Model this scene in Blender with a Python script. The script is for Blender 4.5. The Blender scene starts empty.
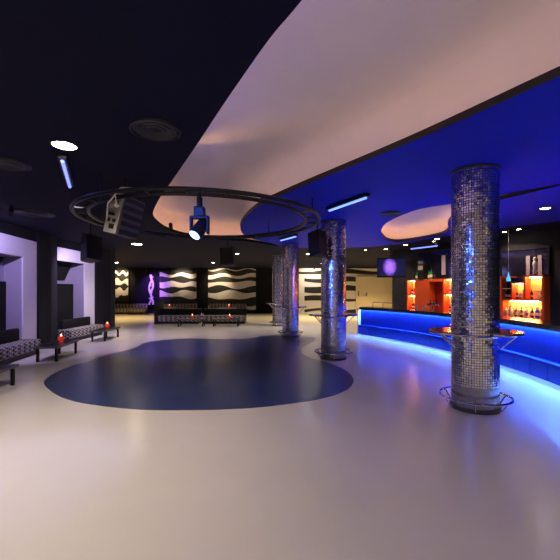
import bpy, bmesh, math, random
from mathutils import Vector, Matrix
from mathutils.geometry import tessellate_polygon
random.seed(7)
PI = math.pi
S = bpy.context.scene
COL = S.collection
EYE = 1.65          # lens height above the floor, metres
CEIL = 3.35

# ------------------------------------------------------------------ materials
def new_mat(name):
    m = bpy.data.materials.new(name); m.use_nodes = True
    nt = m.node_tree
    return m, nt, nt.nodes['Principled BSDF']
def mat(name, col, rough=.5, metal=0, emit=None, es=0, spec=.5, coat=0, trans=0, noise=0, nscale=8, bump=0):
    m, nt, b = new_mat(name)
    b.inputs['Base Color'].default_value = (*col, 1)
    b.inputs['Roughness'].default_value = rough
    b.inputs['Metallic'].default_value = metal
    b.inputs['Specular IOR Level'].default_value = spec
    b.inputs['Coat Weight'].default_value = coat
    b.inputs['Transmission Weight'].default_value = trans
    if emit:
        b.inputs['Emission Color'].default_value = (*emit, 1)
        b.inputs['Emission Strength'].default_value = es
    if noise or bump:
        tc = nt.nodes.new('ShaderNodeTexCoord'); n = nt.nodes.new('ShaderNodeTexNoise')
        n.inputs['Scale'].default_value = nscale; n.inputs['Detail'].default_value = 5
        nt.links.new(tc.outputs['Object'], n.inputs['Vector'])
        if noise:
            mx = nt.nodes.new('ShaderNodeMix'); mx.data_type = 'RGBA'
            mx.inputs['A'].default_value = (*[c*(1-noise) for c in col], 1)
            mx.inputs['B'].default_value = (*[min(1, c*(1+noise)) for c in col], 1)
            nt.links.new(n.outputs['Fac'], mx.inputs['Factor'])
            nt.links.new(mx.outputs['Result'], b.inputs['Base Color'])
        if bump:
            bp = nt.nodes.new('ShaderNodeBump'); bp.inputs['Strength'].default_value = bump
            bp.inputs['Distance'].default_value = .02
            nt.links.new(n.outputs['Fac'], bp.inputs['Height'])
            nt.links.new(bp.outputs['Normal'], b.inputs['Normal'])
    return m

M = {}
M['floor'] = mat('white_epoxy_floor', (.70, .66, .62), .23, noise=.06, nscale=1.3, spec=.45)
M['dance'] = mat('dark_blue_vinyl', (.024, .046, .155), .30, noise=.35, nscale=1.5, spec=.5)
M['navy'] = mat('navy_ceiling_paint', (.0040, .0048, .024), .8, noise=.15, nscale=2, spec=.15)
M['blue'] = mat('blue_lit_ceiling', (.007, .016, .56), .65, noise=.06, nscale=2, spec=.15)  # blue light falling on this ceiling is put into its base colour
M['fascia'] = mat('dark_brown_fascia', (.022, .014, .010), .6)
M['plaster'] = mat('white_plaster', (.74, .66, .66), .8, noise=.07, nscale=2.2, bump=.1)
M['black_wall'] = mat('black_wall_paint', (.0036, .0040, .009), .75, spec=.25)
M['grey_wall'] = mat('charcoal_wall_paint', (.016, .017, .027), .75, spec=.25)
M['white_frame'] = mat('white_niche_paint', (.62, .58, .72), .6)
M['lilac'] = mat('lilac_grey_paint', (.30, .26, .38), .7)
M['black'] = mat('black_metal', (.006, .006, .008), .45, spec=.35)
M['truss'] = mat('navy_black_metal', (.007, .007, .016), .35, spec=.4)
M['blackfab'] = mat('black_upholstery', (.005, .005, .006), .8, spec=.25)
M['table'] = mat('black_table_lacquer', (.010, .009, .010), .3)
M['edge'] = mat('grey_table_edge', (.12, .11, .13), .4)
M['chrome'] = mat('polished_steel', (.78, .78, .80), .12, metal=1)
M['steel'] = mat('brushed_steel', (.42, .42, .47), .25, metal=1)
M['glass'] = mat('smoked_shelf_glass', (.32, .20, .18), .08, metal=.6)
M['barblue'] = mat('blue_bar_panel', (.0022, .012, .17), .5, spec=.12, noise=.25, nscale=1.6)
M['bartile'] = mat('blue_padded_tile', (.006, .032, .36), .5, spec=.2)
M['counter'] = mat('black_stone_worktop', (.015, .015, .022), .15)
M['cream'] = mat('cream_board', (.72, .62, .48), .6)
M['orange'] = mat('orange_lacquer', (.62, .085, .018), .38)
M['darkorange'] = mat('deep_red_lacquer', (.36, .022, .012), .4)
M['nicheback'] = mat('amber_backlight_panel', (.85, .50, .22), .5)
M['mirror'] = mat('dark_tinted_mirror', (.10, .10, .22), .08, metal=.9)
M['warm'] = mat('warm_lamp', (1, .9, .7), .5, emit=(1, .80, .52), es=26)
M['cool'] = mat('white_lamp', (1, 1, 1), .5, emit=(.92, .92, 1), es=26)
M['dim'] = mat('frosted_disc', (.75, .75, .85), .5, emit=(.6, .58, .8), es=.35)
M['uv'] = mat('blue_tube', (.4, .5, 1), .5, emit=(.16, .20, 1), es=1.2)
M['uvpale'] = mat('pale_blue_tube', (.7, .8, 1), .5, emit=(.16, .30, 1), es=1.1)
M['led'] = mat('blue_led', (.2, .4, 1), .5, emit=(.11, .32, 1), es=210)
M['ledpale'] = mat('ice_blue_led', (.5, .7, 1), .5, emit=(.16, .38, 1), es=7)
M['amberled'] = mat('amber_led', (1, .7, .3), .5, emit=(1, .60, .20), es=42)
M['covewarm'] = mat('warm_cove_led', (1, .7, .4), .5, emit=(1, .66, .50), es=2.6)
M['coveorange'] = mat('orange_cove_led', (1, .6, .3), .5, emit=(1, .52, .25), es=6)
M['coveviolet'] = mat('violet_cove_led', (.8, .6, 1), .5, emit=(.66, .46, 1), es=6)
M['red'] = mat('red_glass', (.65, .03, .02), .12, emit=(1, .08, .03), es=.12)
M['sand'] = mat('sand_wall_paint', (.42, .36, .30), .7)
M['flame'] = mat('candle_flame', (1, .6, .3), .5, emit=(1, .40, .15), es=5)
M['beam'] = mat('moving_head_lens', (.7, .85, 1), .3, emit=(.16, .34, 1), es=7)
M['grille'] = mat('speaker_grille', (.007, .007, .010), .6, bump=.4, nscale=120)
M['greymetal'] = mat('grey_sheet_metal', (.24, .225, .21), .5)
M['darkgrey'] = mat('dark_grey_metal', (.07, .07, .08), .5)
M['rope'] = mat('pale_cord', (.55, .52, .48), .7)
M['ventm'] = mat('vent_metal', (.016, .015, .03), .5)
M['door'] = mat('cream_door_paint', (.72, .60, .42), .5)
M['screen'] = None

def clear_glass(name, col, rough=.06):
    return mat(name, col, rough, spec=.7, coat=.3)
BOT = {'clear': clear_glass('pale_glass', (.62, .64, .62)), 'green': clear_glass('green_glass', (.02, .22, .08)),
       'amber': clear_glass('amber_glass', (.36, .14, .03)), 'dark': clear_glass('dark_glass', (.03, .022, .02)),
       'blue': clear_glass('blue_glass', (.04, .10, .6)), 'white': clear_glass('white_glass', (.8, .78, .74)),
       'cyan': clear_glass('light_blue_glass', (.10, .50, .72))}

def mosaic():
    m, nt, b = new_mat('mirror_mosaic')
    N = nt.nodes.new; L = nt.links.new
    uv = N('ShaderNodeUVMap'); uv.uv_map = 'UVMap'
    fl = N('ShaderNodeVectorMath'); fl.operation = 'FLOOR'
    fr = N('ShaderNodeVectorMath'); fr.operation = 'FRACTION'
    L(uv.outputs[0], fl.inputs[0]); L(uv.outputs[0], fr.inputs[0])
    wn = N('ShaderNodeTexWhiteNoise'); wn.noise_dimensions = '2D'; L(fl.outputs[0], wn.inputs['Vector'])
    sub = N('ShaderNodeVectorMath'); sub.operation = 'SUBTRACT'; sub.inputs[1].default_value = (.5, .5, .5)
    L(wn.outputs['Color'], sub.inputs[0])
    sc = N('ShaderNodeVectorMath'); sc.operation = 'SCALE'; sc.inputs['Scale'].default_value = .19
    L(sub.outputs[0], sc.inputs[0])
    g = N('ShaderNodeNewGeometry')
    ad = N('ShaderNodeVectorMath'); ad.operation = 'ADD'; L(g.outputs['Normal'], ad.inputs[0]); L(sc.outputs[0], ad.inputs[1])
    nm = N('ShaderNodeVectorMath'); nm.operation = 'NORMALIZE'; L(ad.outputs[0], nm.inputs[0])
    L(nm.outputs[0], b.inputs['Normal'])
    sp = N('ShaderNodeSeparateXYZ'); L(fr.outputs[0], sp.inputs[0])
    def edge(o):
        a = N('ShaderNodeMath'); a.operation = 'SUBTRACT'; a.inputs[1].default_value = .5; L(o, a.inputs[0])
        c = N('ShaderNodeMath'); c.operation = 'ABSOLUTE'; L(a.outputs[0], c.inputs[0])
        d = N('ShaderNodeMath'); d.operation = 'LESS_THAN'; d.inputs[1].default_value = .42; L(c.outputs[0], d.inputs[0])
        return d.outputs[0]
    mu = N('ShaderNodeMath'); mu.operation = 'MULTIPLY'; L(edge(sp.outputs[0]), mu.inputs[0]); L(edge(sp.outputs[1]), mu.inputs[1])
    mx = N('ShaderNodeMix'); mx.data_type = 'RGBA'
    mx.inputs['A'].default_value = (.03, .03, .04, 1); mx.inputs['B'].default_value = (.86, .84, .86, 1)
    L(mu.outputs[0], mx.inputs['Factor']); L(mx.outputs['Result'], b.inputs['Base Color'])
    L(mu.outputs[0], b.inputs['Metallic'])
    b.inputs['Roughness'].default_value = .25
    return m
M['mosaic'] = mosaic()

def pattern_fabric():
    m, nt, b = new_mat('black_white_patterned_fabric')
    N = nt.nodes.new; L = nt.links.new
    tc = N('ShaderNodeTexCoord'); mp = N('ShaderNodeMapping'); mp.inputs['Rotation'].default_value = (0.5, .6, .78)
    L(tc.outputs['Object'], mp.inputs[0])
    ck = N('ShaderNodeTexChecker'); ck.inputs['Scale'].default_value = 15
    ck.inputs['Color1'].default_value = (.02, .02, .022, 1); ck.inputs['Color2'].default_value = (.38, .34, .34, 1)
    L(mp.outputs[0], ck.inputs['Vector']); L(ck.outputs['Color'], b.inputs['Base Color'])
    b.inputs['Roughness'].default_value = .85
    return m
M['pattern'] = pattern_fabric()

def screen_mat():
    m, nt, b = new_mat('tv_picture')
    N = nt.nodes.new; L = nt.links.new
    tc = N('ShaderNodeTexCoord')
    gr = N('ShaderNodeTexNoise'); gr.inputs['Scale'].default_value = 11; gr.inputs['Detail'].default_value = 6; L(tc.outputs['Object'], gr.inputs['Vector'])
    mp = N('ShaderNodeMapping'); mp.inputs['Scale'].default_value = (3.6, 1, 2.7); mp.inputs['Location'].default_value = (.2, 0, -1.05)
    L(tc.outputs['Object'], mp.inputs[0])
    sp = N('ShaderNodeTexGradient'); sp.gradient_type = 'SPHERICAL'; L(mp.outputs[0], sp.inputs[0])
    mu = N('ShaderNodeMath'); mu.operation = 'MULTIPLY'; L(sp.outputs['Fac'], mu.inputs[0]); L(gr.outputs['Fac'], mu.inputs[1])
    cr = N('ShaderNodeValToRGB'); L(mu.outputs[0], cr.inputs[0])
    cr.color_ramp.elements[0].color = (.004, .004, .03, 1); cr.color_ramp.elements[0].position = .04
    cr.color_ramp.elements[1].color = (.30, .12, .85, 1); cr.color_ramp.elements[1].position = .34
    b.inputs['Base Color'].default_value = (.01, .01, .01, 1); b.inputs['Roughness'].default_value = .15
    L(cr.outputs[0], b.inputs['Emission Color']); b.inputs['Emission Strength'].default_value = 1.0
    return m
M['screen'] = screen_mat()

# ------------------------------------------------------------------ mesh building
class MB:
    def __init__(s): s.bm = bmesh.new(); s.mi = 0
    def face(s, vs):
        try:
            f = s.bm.faces.new(vs); f.material_index = s.mi; return f
        except ValueError: return None
    def box(s, c, d, rz=0, mat4=None, bevel=0):
        r = bmesh.ops.create_cube(s.bm, size=1)
        T = Matrix.Translation(c) @ Matrix.Rotation(rz, 4, 'Z') @ (mat4 or Matrix()) @ Matrix.Diagonal((*d, 1))
        bmesh.ops.transform(s.bm, matrix=T, verts=r['verts'])
        fs = {f for v in r['verts'] for f in v.link_faces}
        for f in fs: f.material_index = s.mi
        if bevel:
            es = {e for v in r['verts'] for e in v.link_edges}
            b = bmesh.ops.bevel(s.bm, geom=list(es), offset=bevel, segments=2, affect='EDGES', profile=.5)
            for f in b['faces']: f.material_index = s.mi
        return s
    def tube(s, pts, r, n=8, closed=False):
        pts = [Vector(p) for p in pts]; rings = []
        k = len(pts)
        for i, p in enumerate(pts):
            if closed: t = pts[(i+1) % k]-pts[i-1]
            else: t = pts[min(i+1, k-1)]-pts[max(i-1, 0)]
            t.normalize()
            a = Vector((0, 0, 1)) if abs(t.z) < .9 else Vector((1, 0, 0))
            u = t.cross(a).normalized(); w = t.cross(u).normalized()
            rr = r[i] if isinstance(r, (list, tuple)) else r
            rings.append([s.bm.verts.new(p+(u*math.cos(2*PI*j/n)+w*math.sin(2*PI*j/n))*rr) for j in range(n)])
        for i in range(k if closed else k-1):
            A, B = rings[i], rings[(i+1) % k]
            for j in range(n): s.face([A[j], A[(j+1) % n], B[(j+1) % n], B[j]])
        if not closed: s.face(rings[0][::-1]); s.face(rings[-1])
        return s
    def lathe(s, prof, c=(0, 0, 0), n=24, mat4=None, caps=True):
        c = Vector(c); rings = []
        T = mat4 or Matrix()
        for r, z in prof:
            rings.append([s.bm.verts.new(c+(T @ Vector((max(r, .0004)*math.cos(2*PI*j/n), max(r, .0004)*math.sin(2*PI*j/n), z)))) for j in range(n)])
        for A, B in zip(rings, rings[1:]):
            for j in range(n): s.face([A[j], A[(j+1) % n], B[(j+1) % n], B[j]])
        if caps: s.face(rings[0][::-1]); s.face(rings[-1])
        return s
    def prism(s, poly, z0, z1, side_mi=None):
        """closed slab from a simple 2-D outline, optionally [outline, hole, hole...]"""
        polys = poly if isinstance(poly[0][0], (tuple, list)) else [poly]
        flat = [p for q in polys for p in q]
        tri = tessellate_polygon([[Vector((p[0], p[1], 0)) for p in q] for q in polys])
        lo = [s.bm.verts.new((p[0], p[1], z0)) for p in flat]
        hi = [s.bm.verts.new((p[0], p[1], z1)) for p in flat]
        for t in tri:
            s.face([lo[i] for i in t]); s.face([hi[i] for i in t][::-1])
        o = 0; keep = s.mi
        if side_mi is not None: s.mi = side_mi
        for q in polys:
            k = len(q)
            for i in range(k):
                a, b = o+i, o+(i+1) % k
                s.face([lo[a], lo[b], hi[b], hi[a]])
            o += k
        s.mi = keep
        return s
    def ribbon(s, lower, upper):
        A = [s.bm.verts.new(p) for p in lower]; B = [s.bm.verts.new(p) for p in upper]
        for i in range(len(A)-1): s.face([A[i], A[i+1], B[i+1], B[i]])
        return s
    def sweep(s, path, norms, prof):
        """closed profile (offset along normal, z) swept along a plan curve"""
        rings = [[s.bm.verts.new((p[0]+n[0]*o, p[1]+n[1]*o, z)) for o, z in prof] for p, n in zip(path, norms)]
        k = len(prof)
        for A, B in zip(rings, rings[1:]):
            for j in range(k): s.face([A[j], A[(j+1) % k], B[(j+1) % k], B[j]])
        s.face(rings[0][::-1]); s.face(rings[-1])
        return s
    def build(s, name, mats, parent=None, smooth=False, fix=True, loc=None, rz=0):
        if fix: bmesh.ops.recalc_face_normals(s.bm, faces=s.bm.faces)
        if smooth:
            for f in s.bm.faces: f.smooth = True
            for e in s.bm.edges:
                if len(e.link_faces) == 2 and e.calc_face_angle(0) > .6: e.smooth = False
        me = bpy.data.meshes.new(name); s.bm.to_mesh(me); s.bm.free()
        for m in (mats if isinstance(mats, (list, tuple)) else [mats]): me.materials.append(m)
        o = bpy.data.objects.new(name, me); COL.objects.link(o)
        if parent: o.parent = parent
        if loc: o.location = loc
        o.rotation_euler.z = rz
        return o

def tag(o, label, cat, group=None, kind=None):
    o['label'] = label; o['category'] = cat
    if group: o['group'] = group
    if kind: o['kind'] = kind
    return o
def empty(name, loc, label, cat, group=None, rz=0):
    o = bpy.data.objects.new(name, None); COL.objects.link(o); o.empty_display_size = .1
    o.location = loc; o.rotation_euler.z = rz
    return tag(o, label, cat, group)
def struct(o): o['kind'] = 'structure'; return o
def dup(root, loc, rz, label):
    r = root.copy(); COL.objects.link(r); r.location = loc; r.rotation_euler.z = rz; r['label'] = label
    for ch in list(root.children):
        c = ch.copy(); COL.objects.link(c); c.parent = r
        for g in list(ch.children):
            d = g.copy(); COL.objects.link(d); d.parent = c
    return r
def lamp(kind, name, loc, energy, col, size=.05, target=None, angle=100, blend=.6):
    l = bpy.data.lights.new(name, kind); l.energy = energy; l.color = col
    l.shadow_soft_size = size
    if kind == 'SPOT': l.spot_size = math.radians(angle); l.spot_blend = blend
    o = bpy.data.objects.new(name, l); COL.objects.link(o); o.location = loc
    d = (Vector(target)-Vector(loc)) if target else Vector((0, 0, -1))
    o.rotation_euler = d.to_track_quat('-Z', 'Y').to_euler()
    return o
def smooth_path(pts, k=8, closed=False):
    P = [Vector((*p, 0)) if len(p) == 2 else Vector(p) for p in pts]; n = len(P); out = []
    for i in range(n if closed else n-1):
        g = (lambda j: P[j % n]) if closed else (lambda j: P[min(max(j, 0), n-1)])
        a, b, c, d = g(i-1), g(i), g(i+1), g(i+2)
        for q in range(k):
            t = q/k
            out.append(.5*((2*b)+(c-a)*t+(2*a-5*b+4*c-d)*t*t+(3*b-a-3*c+d)*t**3))
    if not closed: out.append(P[-1])
    return out
def normals2(path, closed=False):
    k = len(path); out = []
    for i in range(k):
        if closed: t = path[(i+1) % k]-path[i-1]
        else: t = path[min(i+1, k-1)]-path[max(i-1, 0)]
        t.normalize(); out.append(Vector((t.y, -t.x, 0)))
    return out

# ------------------------------------------------------------------ room shell
ROOM = [(-6.85, -4), (7.6, -4), (7.9, 3), (7.9, 7), (7.35, 9.35), (6.62, 10.75), (6.07, 12.45), (5.37, 14.0), (4.78, 15.35),
        (5.6, 16.4), (9.6, 17.5), (9.6, 26.5), (-13.5, 26.5)]
struct(MB().prism([(-14, -4.3), (10, -4.3), (10, 27), (-14, 27)], -.2, 0).build('floor', M['floor']))
def wall(name, pts, m, z1=CEIL, t=.12, side=1):
    p = [Vector((*q, 0)) for q in pts]; n = normals2(p)
    return struct(MB().sweep(p, n, [(0, 0), (t*side, 0), (t*side, z1), (0, z1)]).build(name, m))
wall('wall_behind', [(-7, -4), (7.8, -4)], M['sand'], CEIL+.7)
wall('wall_right', ROOM[1:9], M['grey_wall'])
wall('wall_bar_return', [(4.78, 15.35), (5.6, 16.4), (9.6, 17.5)], M['black_wall'])
wall('wall_right_far', [(9.6, 17.4), (9.6, 26.5)], M['black_wall'])
wall('wall_far', [(9.7, 26.5), (-13.6, 26.5)], M['black_wall'])
wall('wall_left_far', [(-13.5, 26.6), (-13.5, 15.5)], M['black_wall'])
wall('wall_left_return', [(-13.5, 15.38), (-7.75, 15.38)], M['black_wall'])

# recess 1 (large swoosh) and recess 2 (comma over the bar)
R1_left = [(1.9, -1.6), (1.2, .2), (.62, 1.25), (.13, 2.1), (-.067, 2.42), (-.32, 2.9), (-.55, 3.35), (-1.0, 4.25), (-1.70, 5.62), (-2.27, 6.73),
           (-2.82, 7.98), (-3.08, 9.0), (-3.11, 10.2), (-2.71, 11.3), (-1.85, 12.0), (-1.16, 12.3), (-.55, 13.0), (.12, 14.1)]
R1_right = [(.12, 14.1), (-.35, 12.7), (-.90, 11.7), (-1.10, 10.7), (-1.03, 9.37), (-.75, 8.13), (-.36, 7.05), (0, 6.42), (.42, 5.75), (.85, 5.1), (1.56, 4.0),
            (2.21, 2.85), (2.82, 1.8), (3.6, .3), (4.4, -1.6)]
L1 = [(p.x, p.y) for p in smooth_path(R1_left, 5)]
Rr1 = [(p.x, p.y) for p in smooth_path(R1_right, 5)]
R1 = L1+Rr1[1:]
R2 = [(p.x, p.y) for p in smooth_path([(2.86, 10.2), (2.66, 8.95), (2.8, 7.75), (3.04, 7.29), (3.34, 7.03), (3.86, 6.41), (4.45, 5.72), (4.56, 5.66), (4.34, 6.2), (4.1, 6.74),
      (3.92, 7.3), (3.96, 8.1), (4.2, 9.0), (4.62, 9.87), (4.84, 10.8), (4.58, 11.7), (4.12, 12.35), (3.62, 12.05), (3.13, 11.0)], 5, True)]
T = .08
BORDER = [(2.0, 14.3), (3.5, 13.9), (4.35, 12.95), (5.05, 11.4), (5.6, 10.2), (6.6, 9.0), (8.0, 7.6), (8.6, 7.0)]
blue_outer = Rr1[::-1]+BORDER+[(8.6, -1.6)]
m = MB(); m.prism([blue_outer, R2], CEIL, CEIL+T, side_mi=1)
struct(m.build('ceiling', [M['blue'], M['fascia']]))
navy = [(-14, -4.3), (8.6, -4.3), (8.6, -1.6), Rr1[-1]]+[L1[0]]+L1[1:]+BORDER+[(10, 7.0), (10, 27), (-14, 27)]
m = MB(); m.prism(navy, CEIL, CEIL+T, side_mi=0)
struct(m.build('ceiling_dark', [M['navy']]))
def offset_poly(P, d):
    V = [Vector((*p, 0)) for p in P]; n = normals2(V, True)
    area = sum(V[i].x*V[(i+1) % len(V)].y-V[(i+1) % len(V)].x*V[i].y for i in range(len(V)))
    sg = 1 if area > 0 else -1
    return [(v.x+q.x*d*sg, v.y+q.y*d*sg) for v, q in zip(V, n)]
def cavity(P, name, h):
    prof = [(.32, T), (.30, T+h*.4), (.22, T+h*.75), (.10, T+h*.94), (-.02, T+h)]
    m = MB(); rings = []
    for d, z in prof:
        rings.append([m.bm.verts.new((x, y, CEIL+z)) for x, y in offset_poly(P, d)])
    for A, B in zip(rings, rings[1:]):
        for j in range(len(P)): m.face([A[j], A[(j+1) % len(P)], B[(j+1) % len(P)], B[j]])
    for t in tessellate_polygon([[Vector((*p, 0)) for p in offset_poly(P, -.02)]]): m.face([rings[-1][i] for i in t])
    o = m.build(name, M['plaster'], smooth=True)
    return struct(o)
cavity(R1, 'ceiling_recess', .50)
cavity(R2, 'ceiling_recess_bar', .40)
def cove(pts, sign, m_, name, label, d0=.10, d1=.15):
    V = [Vector((*p, 0)) for p in pts]; n = normals2(V)
    m = MB(); m.sweep(V, n, [(d0*sign, CEIL+T+.002), (d1*sign, CEIL+T+.002), (d1*sign, CEIL+T+.006), (d0*sign, CEIL+T+.006)])
    return tag(m.build(name, m_), label, 'cove light')
cove(L1[6:42], -1, M['coveviolet'], 'cove_strip', 'violet cove light strip hidden along near left edge of the large white ceiling recess')
cove(L1[46:80], -1, M['coveorange'], 'cove_strip', 'orange cove light strip hidden around the far rounded end of the large recess')
cove(Rr1[22:66], -1, M['covewarm'], 'cove_strip', 'warm cove light strip hidden along right edge of the large white ceiling recess')
k2 = [R2[i % len(R2)] for i in range(len(R2)-32, len(R2)+18)]
cove(k2, 1, M['coveorange'], 'cove_strip', 'warm cove light strip hidden above the comma shaped recess over the bar')
# roof above everything keeps the cove light in
struct(MB().prism([(-14, -4.3), (10, -4.3), (10, 27), (-14, 27)], CEIL+.72, CEIL+.8).build('ceiling_roof', M['black_wall']))

# left wall: a slanted bay and a straight bay, each with a white framed niche
BAY1 = Matrix.Translation((-7.0, 10.3, 0)) @ Matrix.Rotation(math.radians(8.7), 4, 'Z')
BAY2 = Matrix.Translation((-7.2, 0, 0))
def put(mb, T_): bmesh.ops.transform(mb.bm, matrix=T_, verts=mb.bm.verts); return mb
def niche_wall(T_, name, s0, s1, n0, n1):
    D = .45; m = MB()
    def wbox(y0, y1, z0, z1): m.box((-.03-D/2, (y0+y1)/2, (z0+z1)/2), (.06+D, y1-y0, z1-z0))
    wbox(s0, n0, 0, CEIL); wbox(n0, n1, 2.63, CEIL); wbox(n1, s1, 0, CEIL)
    m.box((-D-.1, (s0+s1)/2, CEIL/2), (.08, s1-s0, CEIL))
    struct(put(m, T_).build(name, M['black_wall']))
niche_wall(BAY1, 'wall_left', -14.6, 1.15, -2.75, -.6)
niche_wall(BAY2, 'wall_left_second', 11.3, 15.5, 11.45, 13.3)
def niche(T_, y0, y1, yi0, yi1, n, zt, zi):
    m = MB()
    for a, b, z0, z1 in ((y0, yi0, 0, zt), (yi1, y1, 0, zt), (yi0, yi1, zi, zt)):
        m.box((.02, (a+b)/2, (z0+z1)/2), (.05, b-a, z1-z0), bevel=.006)
    struct(put(m, T_).build('trim_%d' % n, M['white_frame']))
    m = MB()
    m.box((-.22, yi1+.012, zi/2), (.46, .03, zi)); m.box((-.22, yi0-.012, zi/2), (.46, .03, zi)); m.box((-.44, (yi0+yi1)/2, zi/2), (.03, yi1-yi0, zi))
    m.box((-.22, (yi0+yi1)/2, zi+.012), (.46, yi1-yi0, .03))
    struct(put(m, T_).build('trim_%d' % (n+2), M['lilac']))
    b = yi1-.01; m = MB()
    def yz(poly, x0, x1):
        lo = [m.bm.verts.new((x0, y, z)) for y, z in poly]; hi = [m.bm.verts.new((x1, y, z)) for y, z in poly]
        m.face(lo); m.face(hi[::-1])
        for i in range(len(poly)): m.face([lo[i], lo[(i+1) % len(poly)], hi[(i+1) % len(poly)], hi[i]])
    yz([(yi0+.02, zi-.02), (b-.05, zi-.02), (b-.50, 2.02), (yi0+.02, 2.02)], -.42, -.38)
    yz([(yi0+.02, 0.02), (b-.02, 0.02), (b-.02, 1.90), (yi0+.02, 1.90)], -.42, -.35)
    return put(m, T_).build('niche_panel', M['blackfab'])
tag(niche(BAY1, -2.95, -.01, -2.7, -.72, 1, 3.05, 2.56), 'black angular wall panel inside the nearer white framed niche at far left', 'wall panel', 'niche panels')
tag(niche(BAY2, 11.42, 13.90, 11.5, 13.18, 2, 3.07, 2.64), 'black angular wall panel inside the second white framed niche on left wall', 'wall panel', 'niche panels')
def pier(T_, y0, y1, name, dx, ys):
    m = MB(); m.box((dx/2-.001, (y0+ys)/2, CEIL/2), (dx, ys-y0, CEIL-.002), bevel=.008); m.mi = 1
    m.box((dx/2-.001, (y1+ys)/2, CEIL/2), (dx, y1-ys, CEIL-.002), bevel=.008)
    struct(put(m, T_).build(name, [M['black_wall'], M['grey_wall']]))
pier(BAY1, .0, 1.13, 'wall_pier_left', .10, .72); pier(BAY2, 13.91, 15.5, 'wall_pier_left_far', .10, 15.12)

# dance floor inlay
px = [(44, 384), (47, 378), (57, 372), (72, 366), (90, 361), (110, 354), (128, 350), (139, 346), (143, 343.5), (158, 340.6), (185, 338.6), (215, 339), (245, 339),
      (258, 337), (272, 335.2), (295, 335.2), (312, 337.3), (315, 340), (309, 344), (302, 348.5), (303, 354), (312, 358.5), (330, 363.5), (345, 370),
      (353.5, 379), (349, 388), (335, 395), (312, 400.5), (280, 405), (245, 408.5), (200, 410), (150, 410), (110, 407), (75, 401.5), (55, 394)]
blob = [((x-280)/360*594/(y-291), 594/(y-291)) for x, y in px]
bl = [(p.x, p.y) for p in smooth_path(blob, 4, True)]
tag(MB().prism(bl, .0, .004).build('dance_floor', M['dance']), 'large dark blue amoeba shaped dance floor inlaid in the white floor', 'dance floor')

# ------------------------------------------------------------------ far wall panels
def wave_panel(name, x0, x1, z0, z1, base, wave, rows, label, seed, y=26.44, xs=None):
    rnd = random.Random(seed); m = MB()
    m.box(((x0+x1)/2, y, (z0+z1)/2), (x1-x0, .06, z1-z0)); m.mi = 1
    n = 24
    for zc, hh in rows:
        ph, a1, a2, w = rnd.uniform(0, 6), rnd.uniform(.5, 1), rnd.uniform(.2, .5), rnd.uniform(2.2, 3.2)
        lo, up = [], []
        for i in range(n+1):
            t = i/n; x = (xs if xs and zc < 2.9 else x0)+.03+(x1-(xs if xs and zc < 2.9 else x0)-.06)*t
            c = zc+.10*a1*math.sin(w*2*t*PI/1.6+ph)
            h = hh*(1+.45*a2*2*math.sin(2.1*PI*t+ph*1.7))
            lo.append((x, y-.045, max(z0+.01, c-h/2))); up.append((x, y-.045, min(z1-.01, c+h/2)))
        m.ribbon(lo, up)
        m.ribbon([(p[0], y-.02, p[2]) for p in lo], lo); m.ribbon(up, [(p[0], y-.02, p[2]) for p in up])
    o = m.build(name, [base, wave], fix=True)
    return tag(o, label, 'wall panel', 'zebra wall panels')
M['wavewhite'] = mat('white_wave_paint', (.72, .68, .70), .6)
M['waveblack'] = mat('black_wave_paint', (.006, .006, .006), .6)
wave_panel('striped_wall_panel', -8.85, -6.1, .7, 3.15, M['waveblack'], M['wavewhite'], [(2.80, .26), (2.12, .38), (1.40, .42)], 'black panel with three white waves lit violet at its left end', 3)
wave_panel('striped_wall_panel', -5.3, -1.75, .2, 3.32, M['waveblack'], M['wavewhite'], [(3.22, .08), (2.74, .25), (2.12, .38), (1.34, .50), (.45, .26)], 'widest black panel with white waves, in the middle of the far wall', 5)
wave_panel('striped_wall_panel', -12.1, -11.1, .8, 3.2, M['waveblack'], M['wavewhite'], [(2.95, .20), (2.3, .36), (1.55, .52)], 'narrow black panel with white waves beyond the left pillar', 8)
wave_panel('striped_wall_panel', .3, 8.9, .0, 3.3, M['wavewhite'], M['waveblack'], [(3.04, .24), (2.46, .30), (1.80, .40), (1.06, .28), (.22, .26)], 'white panel with black waves around the cream exit doors', 11, xs=1.76)
# doors
d = struct(MB().box((7.0, 26.33, 1.33), (2.9, .07, 2.66), bevel=.01).build('door_1', M['door']))
MB().box((5.58, 26.33, 1.35), (.05, .09, 2.7)).box((8.45, 26.33, 1.35), (.05, .09, 2.7)).box((7.0, 26.33, 2.69), (2.95, .09, .05)).build('door_frame', M['cream'], d)
m = MB(); m.tube([(5.72, 26.22, 1.3), (6.32, 26.22, 1.3)], .035); m.box((5.74, 26.25, 1.45), (.07, .1, .38)); m.box((6.3, 26.25, 1.4), (.07, .1, .28))
m.build('panic_bar', M['steel'], d)
# violet lit relief figure: generic abstract relief
t = empty('art_panel', (-9.43, 26.4, .5), 'tall narrow abstract white relief panel glowing violet on the far wall', 'art panel')
MB().box((0, 0, 1.25), (.62, .05, 2.5)).build('backing', M['black_wall'], t)
m = MB(); rr = random.Random(4)
for sx in (-1, 1):
    pts = [(sx*.07+.09*math.sin(i*1.05+sx), -.05, .15+i*.22) for i in range(11)]
    m.tube(pts, [.05+.035*math.sin(i*1.3+sx)**2 for i in range(11)], 8)
for i in range(7): m.tube([(-.17+rr.random()*.1, -.05, .3+i*.3), (.17-rr.random()*.1, -.06, .42+i*.3+rr.uniform(-.1, .1))], .04, 6)
m.build('relief', mat('pale_relief_plaster', (.7, .66, .74), .6), t, smooth=True)

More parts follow.
